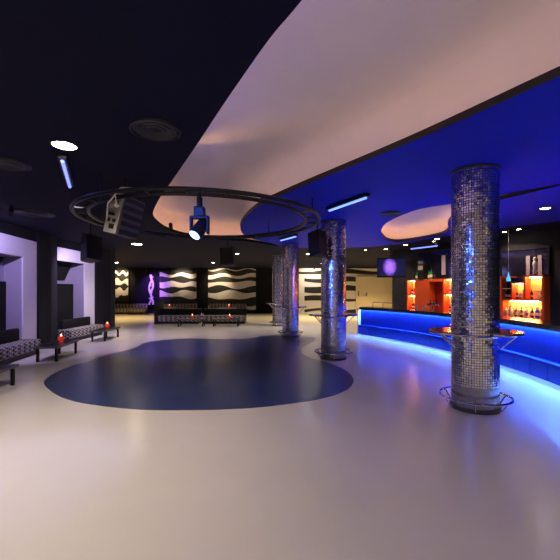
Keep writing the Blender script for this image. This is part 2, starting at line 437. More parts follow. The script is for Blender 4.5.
# ------------------------------------------------------------------ mirror mosaic columns
def make_column(label):
    R = .305; H = CEIL-.004
    t = empty('mosaic_column', (0, 0, 0), label, 'column', 'mirror mosaic columns')
    m = MB(); n = 58; z0, z1 = .34, H-.03; k = 88
    uv = m.bm.loops.layers.uv.new('UVMap')
    rings = [[m.bm.verts.new((R*math.cos(2*PI*j/n), R*math.sin(2*PI*j/n), z0+(z1-z0)*i/k)) for j in range(n)] for i in range(k+1)]
    for i in range(k):
        for j in range(n):
            f = m.face([rings[i][j], rings[i][(j+1) % n], rings[i+1][(j+1) % n], rings[i+1][j]])
            for lp, c in zip(f.loops, ((j, i), (j+1, i), (j+1, i+1), (j, i+1))): lp[uv].uv = c
    m.build('mosaic_shaft', M['mosaic'], t)
    MB().lathe([(R+.014, .0), (R+.02, .004), (R+.02, .05), (R+.013, .055)], n=48).build('foot_skirt', M['darkgrey'], t, smooth=True)
    MB().lathe([(R+.012, 0), (R+.012, .03), (R, .04), (R, .34), (R-.02, .345)], n=48).build('steel_base', M['steel'], t, smooth=True)
    MB().lathe([(R, H-.035), (R+.004, H-.03), (R+.004, H)], n=48).build('top_collar', M['darkgrey'], t, smooth=True)
    # drink shelf: two crescent wings, a ring and struts
    for sg in (0, PI):
        pts = []
        for i in range(17):
            a = sg-1.05+2.1*i/16; w = math.cos((i/16-.5)*PI)**.5 if 0 < i < 16 else 0
            pts.append((a, R+.012, R+.02+.27*w))
        m = MB(); A = []; 
        poly = [((r1)*math.cos(a), (r1)*math.sin(a)) for a, r0, r1 in pts]+[(r0*math.cos(a), r0*math.sin(a)) for a, r0, r1 in pts[::-1]]
        m.prism(poly, 1.07, 1.095)
        w = m.build('shelf_wing', M['glass'], t)
        MB().tube([(r1*math.cos(a), r1*math.sin(a), 1.06) for a, r0, r1 in pts], .013, 6).build('shelf_rim', M['chrome'], w)
        for da in (-.45, .45):
            c, s_ = math.cos(sg+da), math.sin(sg+da)
            MB().tube([((R+.20)*c, (R+.20)*s_, 1.055), ((R+.01)*c, (R+.01)*s_, .86)], .013, 6).build('strut', M['chrome'], t)
    ring = lambda r, z: [(r*math.cos(2*PI*i/48), r*math.sin(2*PI*i/48), z) for i in range(48)]
    MB().tube(ring(R+.014, 1.03), .014, 6, True).tube(ring(R+.010, 1.16), .008, 6, True).build('shelf_ring', M['chrome'], t)
    f = MB().tube(ring(R+.15, .17), .018, 8, True).build('foot_rail', M['chrome'], t, smooth=True)
    for i in range(6):
        a = 2*PI*i/6+.3; c, s_ = math.cos(a), math.sin(a)
        MB().tube([((R+.15)*c, (R+.15)*s_, .165), ((R+.07)*c, (R+.07)*s_, .05), ((R+.01)*c, (R+.01)*s_, .03)], .011, 6).build('rail_bracket', M['chrome'], f)
    return t
c1 = make_column('mirror mosaic column nearest the camera, in front of the curved bar')
c1.location = (2.76, 5.10, 0); c1.rotation_euler.z = -.25
dup(c1, (1.312, 8.82, 0), .12, 'second nearest mirror mosaic column, beside the right tip of the dance floor')
dup(c1, (.382, 13.1, 0), .3, 'mirror mosaic column at the back edge of the dark blue dance floor')
dup(c1, (-.06, 17.1, 0), .0, 'farthest mirror mosaic column, half hidden behind the one before it')

# ------------------------------------------------------------------ bar counter
BP = smooth_path([(2.92, 13.5), (3.5, 12.45), (4.05, 11.2), (4.5, 9.5), (4.74, 7.9), (4.72, 6.4), (4.5, 5.2), (4.1, 4.2)], 6)
BN = [-n for n in normals2(BP)]     # away from the dance floor
# make sure normals point towards the back bar
if BN[len(BN)//2].x < 0: BN = [-n for n in BN]
bar = empty('bar_counter', (3.9, 11.5, 0), 'long curved bar counter with blue glowing front and black worktop', 'bar counter')
def local(mb): bmesh.ops.translate(mb.bm, vec=(-3.9, -11.5, 0), verts=mb.bm.verts); return mb
local(MB().sweep(BP, BN, [(.14, .02), (.20, .02), (.20, 1.0), (.14, 1.0)])).build('front_panel', M['barblue'], bar)
local(MB().sweep(BP, BN, [(.065, .945), (.08, .945), (.08, .995), (.70, .995), (.70, 1.05), (.065, 1.05)])).build('worktop', M['counter'], bar)
local(MB().sweep(BP, BN, [(.02, .105), (.139, .105), (.139, .36), (.02, .36)])).build('plinth', M['barblue'], bar)
local(MB().sweep(BP, BN, [(0, .362), (.139, .362), (.139, .385), (0, .385)])).build('step_cap', M['bartile'], bar)
local(MB().sweep(BP, BN, [(.088, .975), (.13, .975), (.13, .992), (.088, .992)])).build('upper_led', M['led'], bar)
local(MB().sweep(BP, BN, [(.05, .092), (.10, .092), (.10, .104), (.05, .104)])).build('lower_led', M['ledpale'], bar)
p, n = BP[0], BN[0]; tdir = (BP[1]-BP[0]).normalized()
m = MB(); c = p-tdir*.03+n*.36
m.box((c.x, c.y, .5), (.68, .05, .99), rz=math.atan2(n.y, n.x)); local(m).build('end_panel', M['cream'], bar)
# upholstered tiles along the step
L_ = [0]
for a, b in zip(BP, BP[1:]): L_.append(L_[-1]+(b-a).length)
def along(s):
    for i in range(len(BP)-1):
        if L_[i+1] >= s:
            t = (s-L_[i])/(L_[i+1]-L_[i]); return BP[i].lerp(BP[i+1], t), BN[i].lerp(BN[i+1], t).normalized()
    return BP[-1], BN[-1]
s = .02; tl = .5
while s+tl < L_[-1]:
    q = [along(s+.008+(tl-.016)*i/4) for i in range(5)]
    m = MB().sweep([a for a, b in q], [b for a, b in q], [(.019, .055), (.004, .065), (-.008, .10), (-.008, .31), (.004, .345), (.019, .355)])
    local(m).build('padded_tile', M['bartile'], bar, smooth=True); s += tl

# beer tap and glasses on the counter
def world_bar(s, off): a, b = along(s); return a+b*off
q = world_bar(3.0, .45)
t = empty('beer_tap', (q.x, q.y, 1.05), 'chrome beer tap on the bar in front of the orange cabinet', 'beer tap', rz=.6)
MB().lathe([(.06, 0), (.06, .02), (.03, .03), (.028, .2), (.04, .22), (.04, .25), (.01, .26)], n=16).build('tower', M['chrome'], t, smooth=True)
MB().tube([(-.22, 0, .20), (.24, 0, .20)], .035, 10).build('crossbar', M['chrome'], t, smooth=True)
for x in (-.16, .02, .18):
    MB().tube([(x, -.04, .2), (x, -.10, .2), (x, -.11, .13)], .012, 8).build('spout', M['chrome'], t)
    MB().tube([(x, -.03, .22), (x, -.05, .33)], [.01, .016], 8).build('handle', M['black'], t)
def glass_prof(h, r): return [(r*.8, 0), (r, h), (r*.93, h), (r*.74, .01), (.001, .01)]
gl = None
for i, (sv, of, w) in enumerate(((2.4, .40, 'left of the chrome beer tap'), (2.62, .52, 'just beside the chrome beer tap'))):
    q = world_bar(sv, of); g = MB().lathe(glass_prof(.13, .035), n=16).build('drinking_glass', BOT['clear'], loc=(q.x, q.y, 1.05), smooth=True)
    tag(g, 'small clear glass on the bar counter ' + w, 'glass', 'glasses on the bar')
q = world_bar(7.15, .55)
m = MB().lathe([(.05, 0), (.045, .05), (.03, .055)], n=16).build('ashtray', M['chrome'], loc=(q.x, q.y, 1.05), smooth=True)
tag(m, 'small shiny metal bowl on bar worktop below the bottle cabinet', 'bowl')
rail = [along(L_[-1]*0 + .15 + i*.25)[0]+along(.15+i*.25)[1]*.62 for i in range(5)]
m = MB().tube([(p.x, p.y, 1.22) for p in rail], .014)
for p in rail[::2]: m.tube([(p.x, p.y, 1.05), (p.x, p.y, 1.22)], .012)
tag(m.build('worktop_rail', M['steel']), 'low steel rail along the back edge of the far bar end', 'rail')

# ------------------------------------------------------------------ back bar cabinets (local x runs along the wall, -y faces the room)
ORD = ['first', 'second', 'third', 'fourth', 'fifth', 'sixth', 'seventh', 'eighth', 'ninth', 'tenth', 'eleventh', 'twelfth', 'thirteenth', 'fourteenth', 'fifteenth', 'sixteenth']
def bottle(kind, h, P, label, group):
    r = h*.135
    t = empty('bottle', P, label, 'bottle', group)
    MB().lathe([(r*.9, 0), (r, .01), (r, h*.58), (r*.75, h*.68), (r*.34, h*.76), (r*.32, h*.93)], n=14).build('body', BOT[kind], t, smooth=True)
    MB().lathe([(r*.40, h*.92), (r*.40, h), (r*.2, h)], n=10).build('cap', M['black'] if kind in ('clear', 'white', 'blue') else M['steel'], t, smooth=True)
    MB().lathe([(r*1.012, h*.2), (r*1.012, h*.46)], n=14).build('paper_label', M['cream'] if kind != 'white' else M['darkorange'], t, smooth=True)
    return t
def cabinet(A, B, label, name, boards, openings, flats, top):
    A = Vector((*A, 0)); B = Vector((*B, 0)); ang = math.atan2(B.y-A.y, B.x-A.x)
    t = empty(name, A, label, 'cabinet', 'orange back bar cabinets', rz=ang)
    m = MB()
    for x0, x1, z0, z1 in boards: m.box(((x0+x1)/2, .16, (z0+z1)/2), (x1-x0, .32, z1-z0), bevel=.004)
    m.build('carcass', M['orange'], t)
    for x0, x1, z0, z1, mm in flats:
        MB().box(((x0+x1)/2, .29, (z0+z1)/2), (x1-x0, .03, z1-z0)).build('back_panel', mm, t)
    for x0, x1, z0, z1, led in openings:
        if led: MB().box(((x0+x1)/2, .14, z1-.012), ((x1-x0)*.7, .06, .018)).build('light_strip', M['amberled'], t)
    return t, A, ang
def cabpt(A, ang, x, y, z): return (A.x+x*math.cos(ang)-y*math.sin(ang), A.y+x*math.sin(ang)+y*math.cos(ang), z)

# right cabinet
W = 1.20; b = .03
A2, B2 = (6.33, 10.46), (6.90, 9.40)
boards = [(0, W, 0, .93), (0, .10, .93, 2.07), (W-.06, W, .93, 2.07), (.1, W-.06, 1.38, 1.43), (0.0, .36, 2.03, 2.07),
          (.36, .40, 1.43, 1.90), (.36, .70, 1.86, 1.90), (.69, .74, 1.43, 2.07), (.70, W, 2.03, 2.07), (.10, .14, .93, 1.38)]
opn = [(.14, W-.06, .93, 1.38, True), (.40, .69, 1.43, 1.86, True), (.74, W-.06, 1.43, 2.03, True), (.10, .36, 1.43, 2.03, False)]
cab, CA, ca = cabinet(A2, B2, 'orange bottle cabinet with stepped lit compartments right of the nearest column', 'bottle_cabinet', boards, opn,
                      [(.1, .36, 1.43, 2.03, M['mirror']), (.1, W-.06, .93, 1.38, M['nicheback']), (.40, .69, 1.43, 1.86, M['nicheback']), (.74, W-.06, 1.43, 2.03, M['nicheback'])], 2.07)
MB().box((.235, .15, 1.72), (.25, .28, .02)).build('shelf', M['wavewhite'], cab)
kinds = ['clear', 'dark', 'clear', 'white', 'amber', 'clear', 'dark', 'clear', 'white', 'clear', 'dark', 'blue', 'blue', 'amber']
kword = {'clear': 'clear', 'dark': 'dark', 'white': 'white', 'amber': 'amber', 'blue': 'blue', 'green': 'green', 'cyan': 'light blue'}
for i, k in enumerate(kinds):
    x = .19+i*.069; y = .08+.06*(i % 2)
    bottle(k, .27+.05*random.random(), cabpt(CA, ca, x, y, .931), '%s bottle, %s from left on the long lower shelf right of the column' % (kword[k], ORD[i]), 'bottles on the lower shelf')
for i, (k, x, h) in enumerate((('dark', .47, .25), ('amber', .545, .22), ('clear', .62, .24))):
    bottle(k, h, cabpt(CA, ca, x, .12, 1.431), '%s bottle, %s from left in the lower of two lit orange boxes' % (kword[k], ORD[i]), 'bottles in the low box')
for i, (k, x, h) in enumerate((('dark', .84, .26), ('clear', 1.0, .22), ('amber', 1.08, .26))):
    bottle(k, h, cabpt(CA, ca, x, .13, 1.431), '%s bottle, %s from left in the tallest lit orange box at right' % (kword[k], ORD[i]), 'bottles in the tall box')
for i, (k, x, h) in enumerate((('dark', .17, .26), ('dark', .26, .25))):
    bottle(k, h, cabpt(CA, ca, x, .13, 1.431), 'dark bottle under the white shelf, %s from the nearest column' % ORD[i], 'bottles under the white shelf')
# figurine on tall box
P = cabpt(CA, ca, .92, .12, 2.07)
t = empty('figurine', P, 'small pale figurine standing on top of the tallest orange box', 'figurine')
MB().lathe([(.07, 0), (.07, .03), (.04, .05)], n=16).build('pedestal', M['darkgrey'], t, smooth=True)
MB().lathe([(.035, .05), (.055, .12), (.04, .2), (.06, .30), (.05, .36), (.022, .39), (.042, .43), (.04, .47), (.01, .5)], n=16).build('figure', mat('pale_resin', (.62, .50, .52), .4), t, smooth=True)
# pendant
px_ = cabpt(CA, ca, .44, -.25, 0)
t = empty('pendant_lamp', (px_[0], px_[1], 1.92), 'small light blue glass pendant hanging before the orange cabinet', 'pendant lamp')
MB().lathe([(.05, 0), (.052, .06), (.03, .13), (.014, .20), (.012, .25)], n=16).build('shade', mat('lit_blue_glass', (.1, .5, .75), .2, emit=(.1, .5, .8), es=.6), t, smooth=True)
MB().tube([(0, 0, .25), (0, 0, CEIL-1.92)], .005, 6).build('cable', M['rope'], t)

# left cabinet
A1, B1 = (4.94, 14.02), (5.80, 12.12); W = (Vector(B1)-Vector(A1)).length
def bd(x0, x1, z0, z1): return (x0, x1, z0, z1)
zb, zt = .93, 2.08
boards = [(0, W, 0, zb), (0, .05, zb, zt), (.40, .46, zb, zt), (0, .46, zt-.04, zt), (.05, .40, 1.48, 1.53), (.46, 1.06, zb, zt), (1.06, 1.10, zb, zt), (1.06, 1.72, zt-.10, zt), (1.68, 1.74, zb, zt),
          (1.74, W, zt-.04, zt), (W-.04, W, zb, zt), (1.74, W-.04, 1.53, 1.59)]
opn = [(.05, .40, zb, 1.48, True), (.05, .40, 1.53, zt-.04, True), (1.74, W-.04, zb, 1.53, True), (1.74, W-.04, 1.59, zt-.04, True)]
cab1, CB, cb = cabinet(A1, B1, 'orange cabinet with lit cubbies at both ends, left of the nearest column', 'bottle_cabinet', boards, opn,
                       [(.05, .40, zb, zt-.04, M['nicheback']), (1.74, W-.04, zb, zt-.04, M['nicheback']), (1.10, 1.68, zb, zt-.1, M['darkorange'])], zt)
for i, (k, x, z, h) in enumerate((('dark', .14, 1.531, .24), ('amber', .26, 1.531, .20), ('dark', .20, .931, .34), ('amber', .32, .931, .26))):
    bottle(k, h, cabpt(CB, cb, x, .13, z), '%s bottle in the %s cubby at the far end of the orange cabinet' % (kword[k], 'upper' if z > 1.2 else 'lower'), 'bottles in the far cubbies')
bottle('white', .26, cabpt(CB, cb, 1.88, .13, 1.591), 'white bottle in the upper cubby just left of the nearest column', 'bottles in the near cubbies')
bottle('dark', .26, cabpt(CB, cb, 1.88, .13, .931), 'dark bottle in the lower cubby just left of the nearest column', 'bottles in the near cubbies')
for i, x in enumerate((.36, .47, .95, 1.05)):
    bottle('green', .34+.04*(i % 2), cabpt(CB, cb, x, .16, zt), 'green bottle on top of the far orange cabinet, %s from left' % ORD[i], 'green bottles on cabinet top')
P = cabpt(CB, cb, .72, .08, zt)
t = empty('dark_box', P, 'black box with pale front plate on top of far orange cabinet', 'standin_box', rz=cb)  # plain box standing in for an object read as a sign
MB().box((0, 0, .28), (.30, .22, .56), bevel=.01).build('body', M['black'], t); MB().box((0, -.115, .43), (.22, .012, .16)).build('front_plate', M['greymetal'], t)

# tinted mirrors on the wall above the cabinets
def wall_mirror(A, B, off, z0, z1, label, strips):
    A = Vector((*A, 0)); B = Vector((*B, 0)); ang = math.atan2(B.y-A.y, B.x-A.x); w = (B-A).length
    t = empty('wall_mirror', A, label, 'mirror', 'bar wall mirrors', rz=ang)
    MB().box((w/2, off, (z0+z1)/2), (w, .03, z1-z0)).build('mirror_sheet', M['mirror'], t)
    m = MB()
    for z in (z0, z1): m.box((w/2, off-.01, z), (w+.06, .05, .04))
    for x in (0, w): m.box((x, off-.01, (z0+z1)/2), (.05, .05, z1-z0))
    m.build('mirror_frame', M['black'], t)
    for x, ww in strips: MB().box((x, off-.03, (z0+z1)/2-.05), (ww, .02, z1-z0-.3)).build('reflection_strip', M['lilac'], t)  # lilac strips painted in place of reflections in the mirror glass
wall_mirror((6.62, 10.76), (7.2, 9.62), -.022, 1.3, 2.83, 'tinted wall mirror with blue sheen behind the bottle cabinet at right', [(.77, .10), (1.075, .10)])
wall_mirror((5.30, 13.85), (5.97, 12.36), -.02, 2.12, 3.12, 'black tinted wall mirror above the orange cabinet left of the column', [(1.25, .16)])

# television hung by the bar end
t = empty('television', (4.02, 13.0, 2.13), 'black flat television showing a violet picture, hung above the bar end', 'television', rz=-.12)
MB().box((0, .03, .36), (1.0, .06, .70), bevel=.008).build('housing', M['black'], t)
MB().box((0, -.002, .37), (.95, .006, .62)).build('screen', M['screen'], t).location = (0, 0, 0)
m = MB(); m.tube([(0, .09, .4), (0, .09, CEIL-2.125)], .025); m.box((0, .075, .38), (.3, .04, .3)); m.build('bracket', M['black'], t)

# ------------------------------------------------------------------ seating and tables
def make_bench(L, label):
    # local: seat front edge on x axis facing -y, length along x
    t = empty('bench', (0, 0, 0), label, 'bench', 'patterned lounge benches')
    MB().box((0, .26, .26), (L, .52, .27), bevel=.03).build('seat', M['pattern'], t, smooth=True)
    MB().box((0, .46, .54), (L*.78, .15, .32), bevel=.04).build('backrest', M['blackfab'], t, smooth=True)
    MB().box((0, .28, .063), (L-.1, .42, .124)).build('base', M['black'], t)
    return t
def make_table(label, name='low_table'):
    t = empty(name, (0, 0, 0), label, 'table', 'low black tables')
    MB().box((0, 0, .335), (1.25, .52, .05), bevel=.005).build('tabletop', M['table'], t)
    MB().box((0, -.262, .335), (1.25, .006, .046)).box((.627, 0, .335), (.006, .52, .046)).box((-.627, 0, .335), (.006, .52, .046)).box((0, .262, .335), (1.25, .006, .046)).build('edge_band', M['edge'], t)
    for x in (-.56, .56):
        for y in (-.2, .2): MB().box((x, y, .155), (.05, .05, .31)).build('leg', M['black'], t)
    return t
def make_candle(label):
    t = empty('candle_lamp', (0, 0, 0), label, 'candle lamp', 'red candle lamps')
    MB().lathe([(.045, 0), (.05, .008), (.03, .02), (.068, .05), (.078, .09), (.066, .135), (.045, .16), (.040, .155), (.058, .13)], n=18).build('glass_globe', M['red'], t, smooth=True)
    MB().lathe([(.012, .155), (.018, .17), (.010, .195), (.002, .215)], n=10).build('flame', M['flame'], t, smooth=True)
    return t
# left benches: their length runs along the wall, facing the dance floor (+x)
a = math.radians(90)
b1 = make_bench(2.2, 'patterned bench at far left below the nearer white framed niche')
b1.location = (-6.14, 8.42, 0); b1.rotation_euler.z = math.radians(98.7)
dup(b1, (-6.66, 12.55, 0), math.radians(90), 'patterned bench below the second white niche, behind the low table')
t1 = make_table('low black table cut off by the left edge of the view')
t1.location = (-4.80, 5.72, 0); t1.rotation_euler.z = math.radians(98)
dup(t1, (-5.52, 8.95, 0), math.radians(99), 'low black table with red candle in front of the nearer niche bench')
dup(t1, (-5.98, 12.35, 0), math.radians(94), 'low black table with red candle beside the dark pillar on the left')
k1 = make_candle('red glass candle lamp on the low table before the nearer niche')
k1.location = (-5.50, 9.05, .36)
dup(k1, (-6.02, 12.55, .36), 0, 'red glass candle lamp on the low table beside the dark left pillar')
# middle island: two benches back from the far wall, and their tables
def make_island_bench(L, label):
    t = empty('banquette', (0, 0, 0), label, 'bench', 'middle banquettes')
    MB().box((0, .32, .27), (L, .62, .30), bevel=.03).build('seat', M['pattern'], t, smooth=True)
    MB().box((0, .72, .40), (L, .20, .66), bevel=.03).build('backrest', M['blackfab'], t, smooth=True)
    MB().box((0, .40, .06), (L-.06, .6, .12)).build('base', M['black'], t)
    return t
i1 = make_island_bench(2.05, 'black backed banquette at left of the middle seating row')
i1.location = (-5.1, 18.0, 0)
MB().box((-1.09, .45, .55), (.14, 1.1, 1.1), bevel=.01).build('end_panel', M['black'], i1)
i2 = make_island_bench(2.2, 'black backed banquette at right of the middle seating row'); i2.location = (-2.85, 18.0, 0)
dup(t1, (-4.14, 16.85, 0), 0, 'low black table with red candle before the left middle banquette')
dup(t1, (-2.52, 16.9, 0), 0, 'low black table with red candle before the right middle banquette')
dup(k1, (-4.1, 16.85, .36), 0, 'red candle lamp on the table before the left middle banquette')
dup(k1, (-2.36, 16.85, .36), 0, 'red candle lamp on the table before the right middle banquette')
bottle('white', .30, (-3.68, 16.9, .36), 'slim white bottle at the right end of the left middle table', 'table bottles')
def make_wall_bench(L, label):
    t = empty('wall_bench', (0, 0, 0), label, 'bench', 'benches along the far wall')
    MB().box((0, .3, .27), (L, .6, .30), bevel=.03).build('seat', M['pattern'], t, smooth=True)
    MB().box((0, .62, .56), (L, .14, .34), bevel=.03).build('backrest', M['pattern'], t, smooth=True)
    MB().box((0, .36, .06), (L-.06, .56, .12)).build('base', M['black'], t)
    return t
w1 = make_wall_bench(2.7, 'patterned bench on far wall below the violet lit striped panel'); w1.location = (-7.4, 25.6, 0)
dup(w1, (-3.8, 25.6, 0), 0, 'patterned bench on far wall below the widest striped panel')
dup(w1, (-11.0, 25.6, 0), 0, 'patterned bench on far wall beyond the dark left pillar')
dup(t1, (-9.75, 24.75, 0), 0, 'low black table in front of the far left wall bench')
for x, w in ((-7.6, 'violet lit'), (-3.55, 'widest')):
    o = dup(t1, (x, 24.4, 0), 0, 'far low black table with red candle below the %s striped panel' % w); o.scale.z = 1.5
    dup(k1, (x+.1, 24.4, .54), 0, 'far red candle lamp on table below the %s striped panel' % w)

def world_part(mb, name, m_, parent, smooth=False):
    inv = Matrix.LocRotScale(parent.location, parent.rotation_euler, parent.scale).inverted()
    bmesh.ops.transform(mb.bm, matrix=inv, verts=mb.bm.verts)
    return mb.build(name, m_, parent, smooth=smooth)

# ------------------------------------------------------------------ truss ring and what hangs from it
TC = Vector((-1.47, 6.95, 0)); TR = 2.21; TZ = 3.0
t = empty('ring_truss', (TC.x, TC.y, TZ), 'large circular black lighting truss hung over the dance floor', 'truss')
cir = lambda r, z, n=72: [(r*math.cos(2*PI*i/n), r*math.sin(2*PI*i/n), z) for i in range(n)]
MB().tube(cir(TR, 0), .032, 8, True).build('outer_tube', M['truss'], t, smooth=True)
MB().tube(cir(TR-.24, 0), .032, 8, True).build('inner_tube', M['truss'], t, smooth=True)
for i in range(24):
    a = 2*PI*i/24+.1; c, s_ = math.cos(a), math.sin(a)
    MB().tube([((TR-.24)*c, (TR-.24)*s_, 0), (TR*c, TR*s_, 0)], .016, 6).build('rung', M['truss'], t)
for a in (350, 55, 147, 190, 238):
    a = math.radians(a); r = TR-.12
    MB().tube([(r*math.cos(a), r*math.sin(a), .0), (r*math.cos(a), r*math.sin(a), CEIL-TZ+(.0 if i != 99 else 0))], .012, 6).build('hanger_rod', M['truss'], t)
def on_truss(X): pass

def speaker(loc, w, d, h, rz, roll, label, pitch=0, zt=CEIL+.004):
    t = empty('speaker', loc, label, 'speaker', 'black hung speakers', rz=rz)
    t.rotation_euler = (pitch, roll, rz)
    pts = [(-w/2, -d/2), (w/2, -d/2), (w*.34, d/2), (-w*.34, d/2)]
    m = MB(); m.prism(pts, -h/2, h/2); bmesh.ops.bevel(m.bm, geom=m.bm.edges[:], offset=.012, segments=2, affect='EDGES')
    m.build('cabinet', M['black'], t)
    MB().box((0, -d/2-.008, 0), (w*.9, .014, h*.92)).build('front_grille', M['grille'], t)
    MB().tube([(-w*.53, 0, h*.12), (-w*.53, 0, h*.58), (w*.53, 0, h*.58), (w*.53, 0, h*.12)], .014, 6).build('yoke', M['black'], t)
    top = Matrix.LocRotScale(t.location, t.rotation_euler, t.scale) @ Vector((0, 0, h*.58))
    world_part(MB().tube([top, (top.x, top.y, zt)], .016, 8), 'drop_rod', M['black'], t)
    return t
sp1 = speaker((-4.74, 9.0, 2.70), .42, .36, .62, math.radians(62), math.radians(8), 'black speaker tilted down before the dark pillar at left', math.radians(-10))
sp2 = speaker((.87, 8.15, 2.71), .34, .32, .58, math.radians(-48), math.radians(-10), 'black speaker hung between ring truss and second column', math.radians(-6))
sp3 = speaker((-1.30, 9.04, 2.50), .34, .30, .44, math.radians(-10), math.radians(-6), 'black speaker hung under the far side of the ring truss', math.radians(-8), 3.0)
# big grey amp-backed cabinet on pale cords
t = empty('hung_cabinet', (-2.38, 5.55, 2.79), 'grey hung loudspeaker box with plate of sockets, on a pale cord', 'speaker', rz=math.radians(-38))
t.rotation_euler = (math.radians(-4), math.radians(13), math.radians(-20))
MB().box((0, .0, 0), (.24, .42, .60), bevel=.012).build('cabinet', M['darkgrey'], t)
m = MB()
for i in range(5): m.box((.125, .0, -.24+i*.12), (.02, .40, .07), bevel=.006)
m.build('grille_rib', M['grille'], t)
p = MB().box((0, -.235, 0), (.24, .02, .60), bevel=.006).build('amp_plate', M['greymetal'], t)
MB().box((-.03, -.25, -.02), (.12, .02, .045)).build('socket', M['black'], p)
MB().box((.02, -.25, -.2), (.08, .02, .07)).build('socket', M['black'], p)
MB().box((-.05, -.25, -.11), (.05, .02, .05)).build('socket', M['black'], p)
MB().box((.045, -.25, -.11), (.05, .02, .05)).build('socket', M['black'], p)
MB().lathe([(.04, 0), (.04, .012)], c=(.03, -.247, .12), n=14, mat4=Matrix.Rotation(PI/2, 4, 'X')).build('dial', M['wavewhite'], p)
Mw = Matrix.LocRotScale(t.location, t.rotation_euler, t.scale)
hk = Vector((-2.14, 4.84, 3.035)); pa = Mw @ Vector((.03, -.25, .12)); pb = Mw @ Vector((-.09, -.25, -.12)); pc = Mw @ Vector((0, -.1, .31))
m = MB()
m.tube([pa, pa.lerp(hk, .5)+Vector((-.05, 0, .06)), hk], .011, 6); m.tube([pb, pb.lerp(hk, .45)+Vector((-.07, 0, .04)), hk], .011, 6); m.tube([hk, hk+Vector((.14, .01, .0))], .013, 6)
world_part(m, 'cord', M['rope'], t)
world_part(MB().tube([pc, (pc.x, pc.y, CEIL+.004)], .014, 8), 'drop_rod', M['black'], t)

# moving head spotlight
t = empty('moving_head', (-1.10, 4.93, 2.93), 'moving head stage light with blue white beam hanging from the truss', 'stage light')
MB().tube([(-.06, .18, .055), (.06, -.18, .055)], .02).tube([(0, 0, .055), (0, 0, -.02)], .02).lathe([(.03, -.14), (.04, -.12), (.04, .0)], n=12).build('clamp', M['black'], t)
MB().box((0, 0, -.20), (.14, .14, .14), bevel=.015).build('base', M['black'], t)
m = MB(); m.box((-.115, 0, -.38), (.03, .10, .24), bevel=.008); m.box((.115, 0, -.38), (.03, .10, .24), bevel=.008); m.box((0, 0, -.275), (.26, .10, .04), bevel=.008)
m.build('yoke', M['black'], t)
hd = Vector((-.42, -.52, -.74)).to_track_quat('Z', 'Y').to_matrix().to_4x4()
h = MB().lathe([(.05, -.15), (.085, -.11), (.095, .08), (.085, .13)], c=(0, 0, -.43), n=24, mat4=hd).build('head', M['black'], t, smooth=True)
MB().lathe([(.001, .126), (.074, .128), (.074, .132), (.001, .136)], c=(0, 0, -.43), n=24, mat4=hd).build('lens', M['beam'], h, smooth=True)
hp = Vector((-1.10, 4.93, 2.50)); fwd = (hd.to_3x3() @ Vector((0, 0, 1)))
lamp('SPOT', 'moving_head_light', hp+fwd*.17, 50, (.30, .35, 1), .06, hp+fwd*3, 50, .8)

# ------------------------------------------------------------------ ceiling fixtures
def downlight(x, y, r, m_, label, cat='downlight', rec=0):
    t = empty('downlight', (x, y, CEIL+rec), label, 'ceiling light', 'round ceiling lights')
    n = 24
    mb = MB(); mb.lathe([(r*1.02, -.012), (r*1.16, -.010), (r*1.2, 0), (r*1.0, 0), (r*1.02, -.012)], n=n, caps=False); mb.build('rim', M['ventm'], t, smooth=True)
    MB().lathe([(r, -.010), (r, -.004)], n=n).build('lens', m_, t)
    return t
W_ = (1, .85, .73); DLK = 1.25
def dl(x, y, r, e, m_, label, ang=130, col=W_):
    downlight(x, y, r, m_, label)
    if e: lamp('SPOT', 'downlight_lamp', (x, y, CEIL-.07), e*DLK, col, .05, None, ang, .7)
dl(-2.51, 4.19, .125, 120, M['warm'], 'brightest round ceiling light on the dark ceiling at upper left')
dl(-4.06, 7.2, .12, 0, M['dim'], 'unlit pale round ceiling light seen through left side of the truss')
dl(-5.17, 13.0, .17, 110, M['warm'], 'round warm ceiling light above the left seating, beyond the truss')
dl(1.38, 16.5, .17, 130, M['cool'], 'round white ceiling light between the mosaic columns')
dl(5.43, 7.37, .085, 45, M['warm'], 'bright round ceiling light right of the nearest column')
for x, y, r, w in ((6.55, 9.87, .05, 'just above the bottle cabinet'), (6.42, 10.3, .05, 'beside the nearest column, over the bottle cabinet'), (5.1, 11.7, .075, 'nearest below the comma recess'),
                (4.62, 13.2, .07, 'second along the bar wall'), (4.3, 14.6, .07, 'beside the television'), (5.25, 12.3, .045, 'small, left of the nearest column'), (3.55, 14.9, .045, 'small, at the far bar end')):
    dl(x, y, r, 34, M['warm'], 'ceiling spot over the bar, ' + w, 120, (1, .70, .42))
dl(-1.95, 16.4, .08, 60, M['warm'], 'small warm ceiling light behind the far hung speaker')
dl(-9.8, 21.5, .13, 420, M['warm'], 'ceiling light over the far left seating corner', col=(1, .66, .24))
dl(2.6, 22.0, .13, 600, M['warm'], 'ceiling light in front of the exit doors', col=(1, .70, .30))
dl(6.5, 23.0, .13, 400, M['warm'], 'ceiling light over the passage right of the exit doors', col=(1, .70, .30))
dl(-4.0, 21.5, .10, 240, M['warm'], 'ceiling light over the middle banquettes', col=(1, .76, .46))
# lamps of the part of the hall behind the camera
for x, y in ((-2.8, .6), (-2.4, -2.6), (5.2, 1.0), (.2, -2.9), (4.8, -2.9), (-5.2, 2.6)):
    dl(x, y, .12, 95, M['warm'], 'round ceiling light behind the viewpoint')

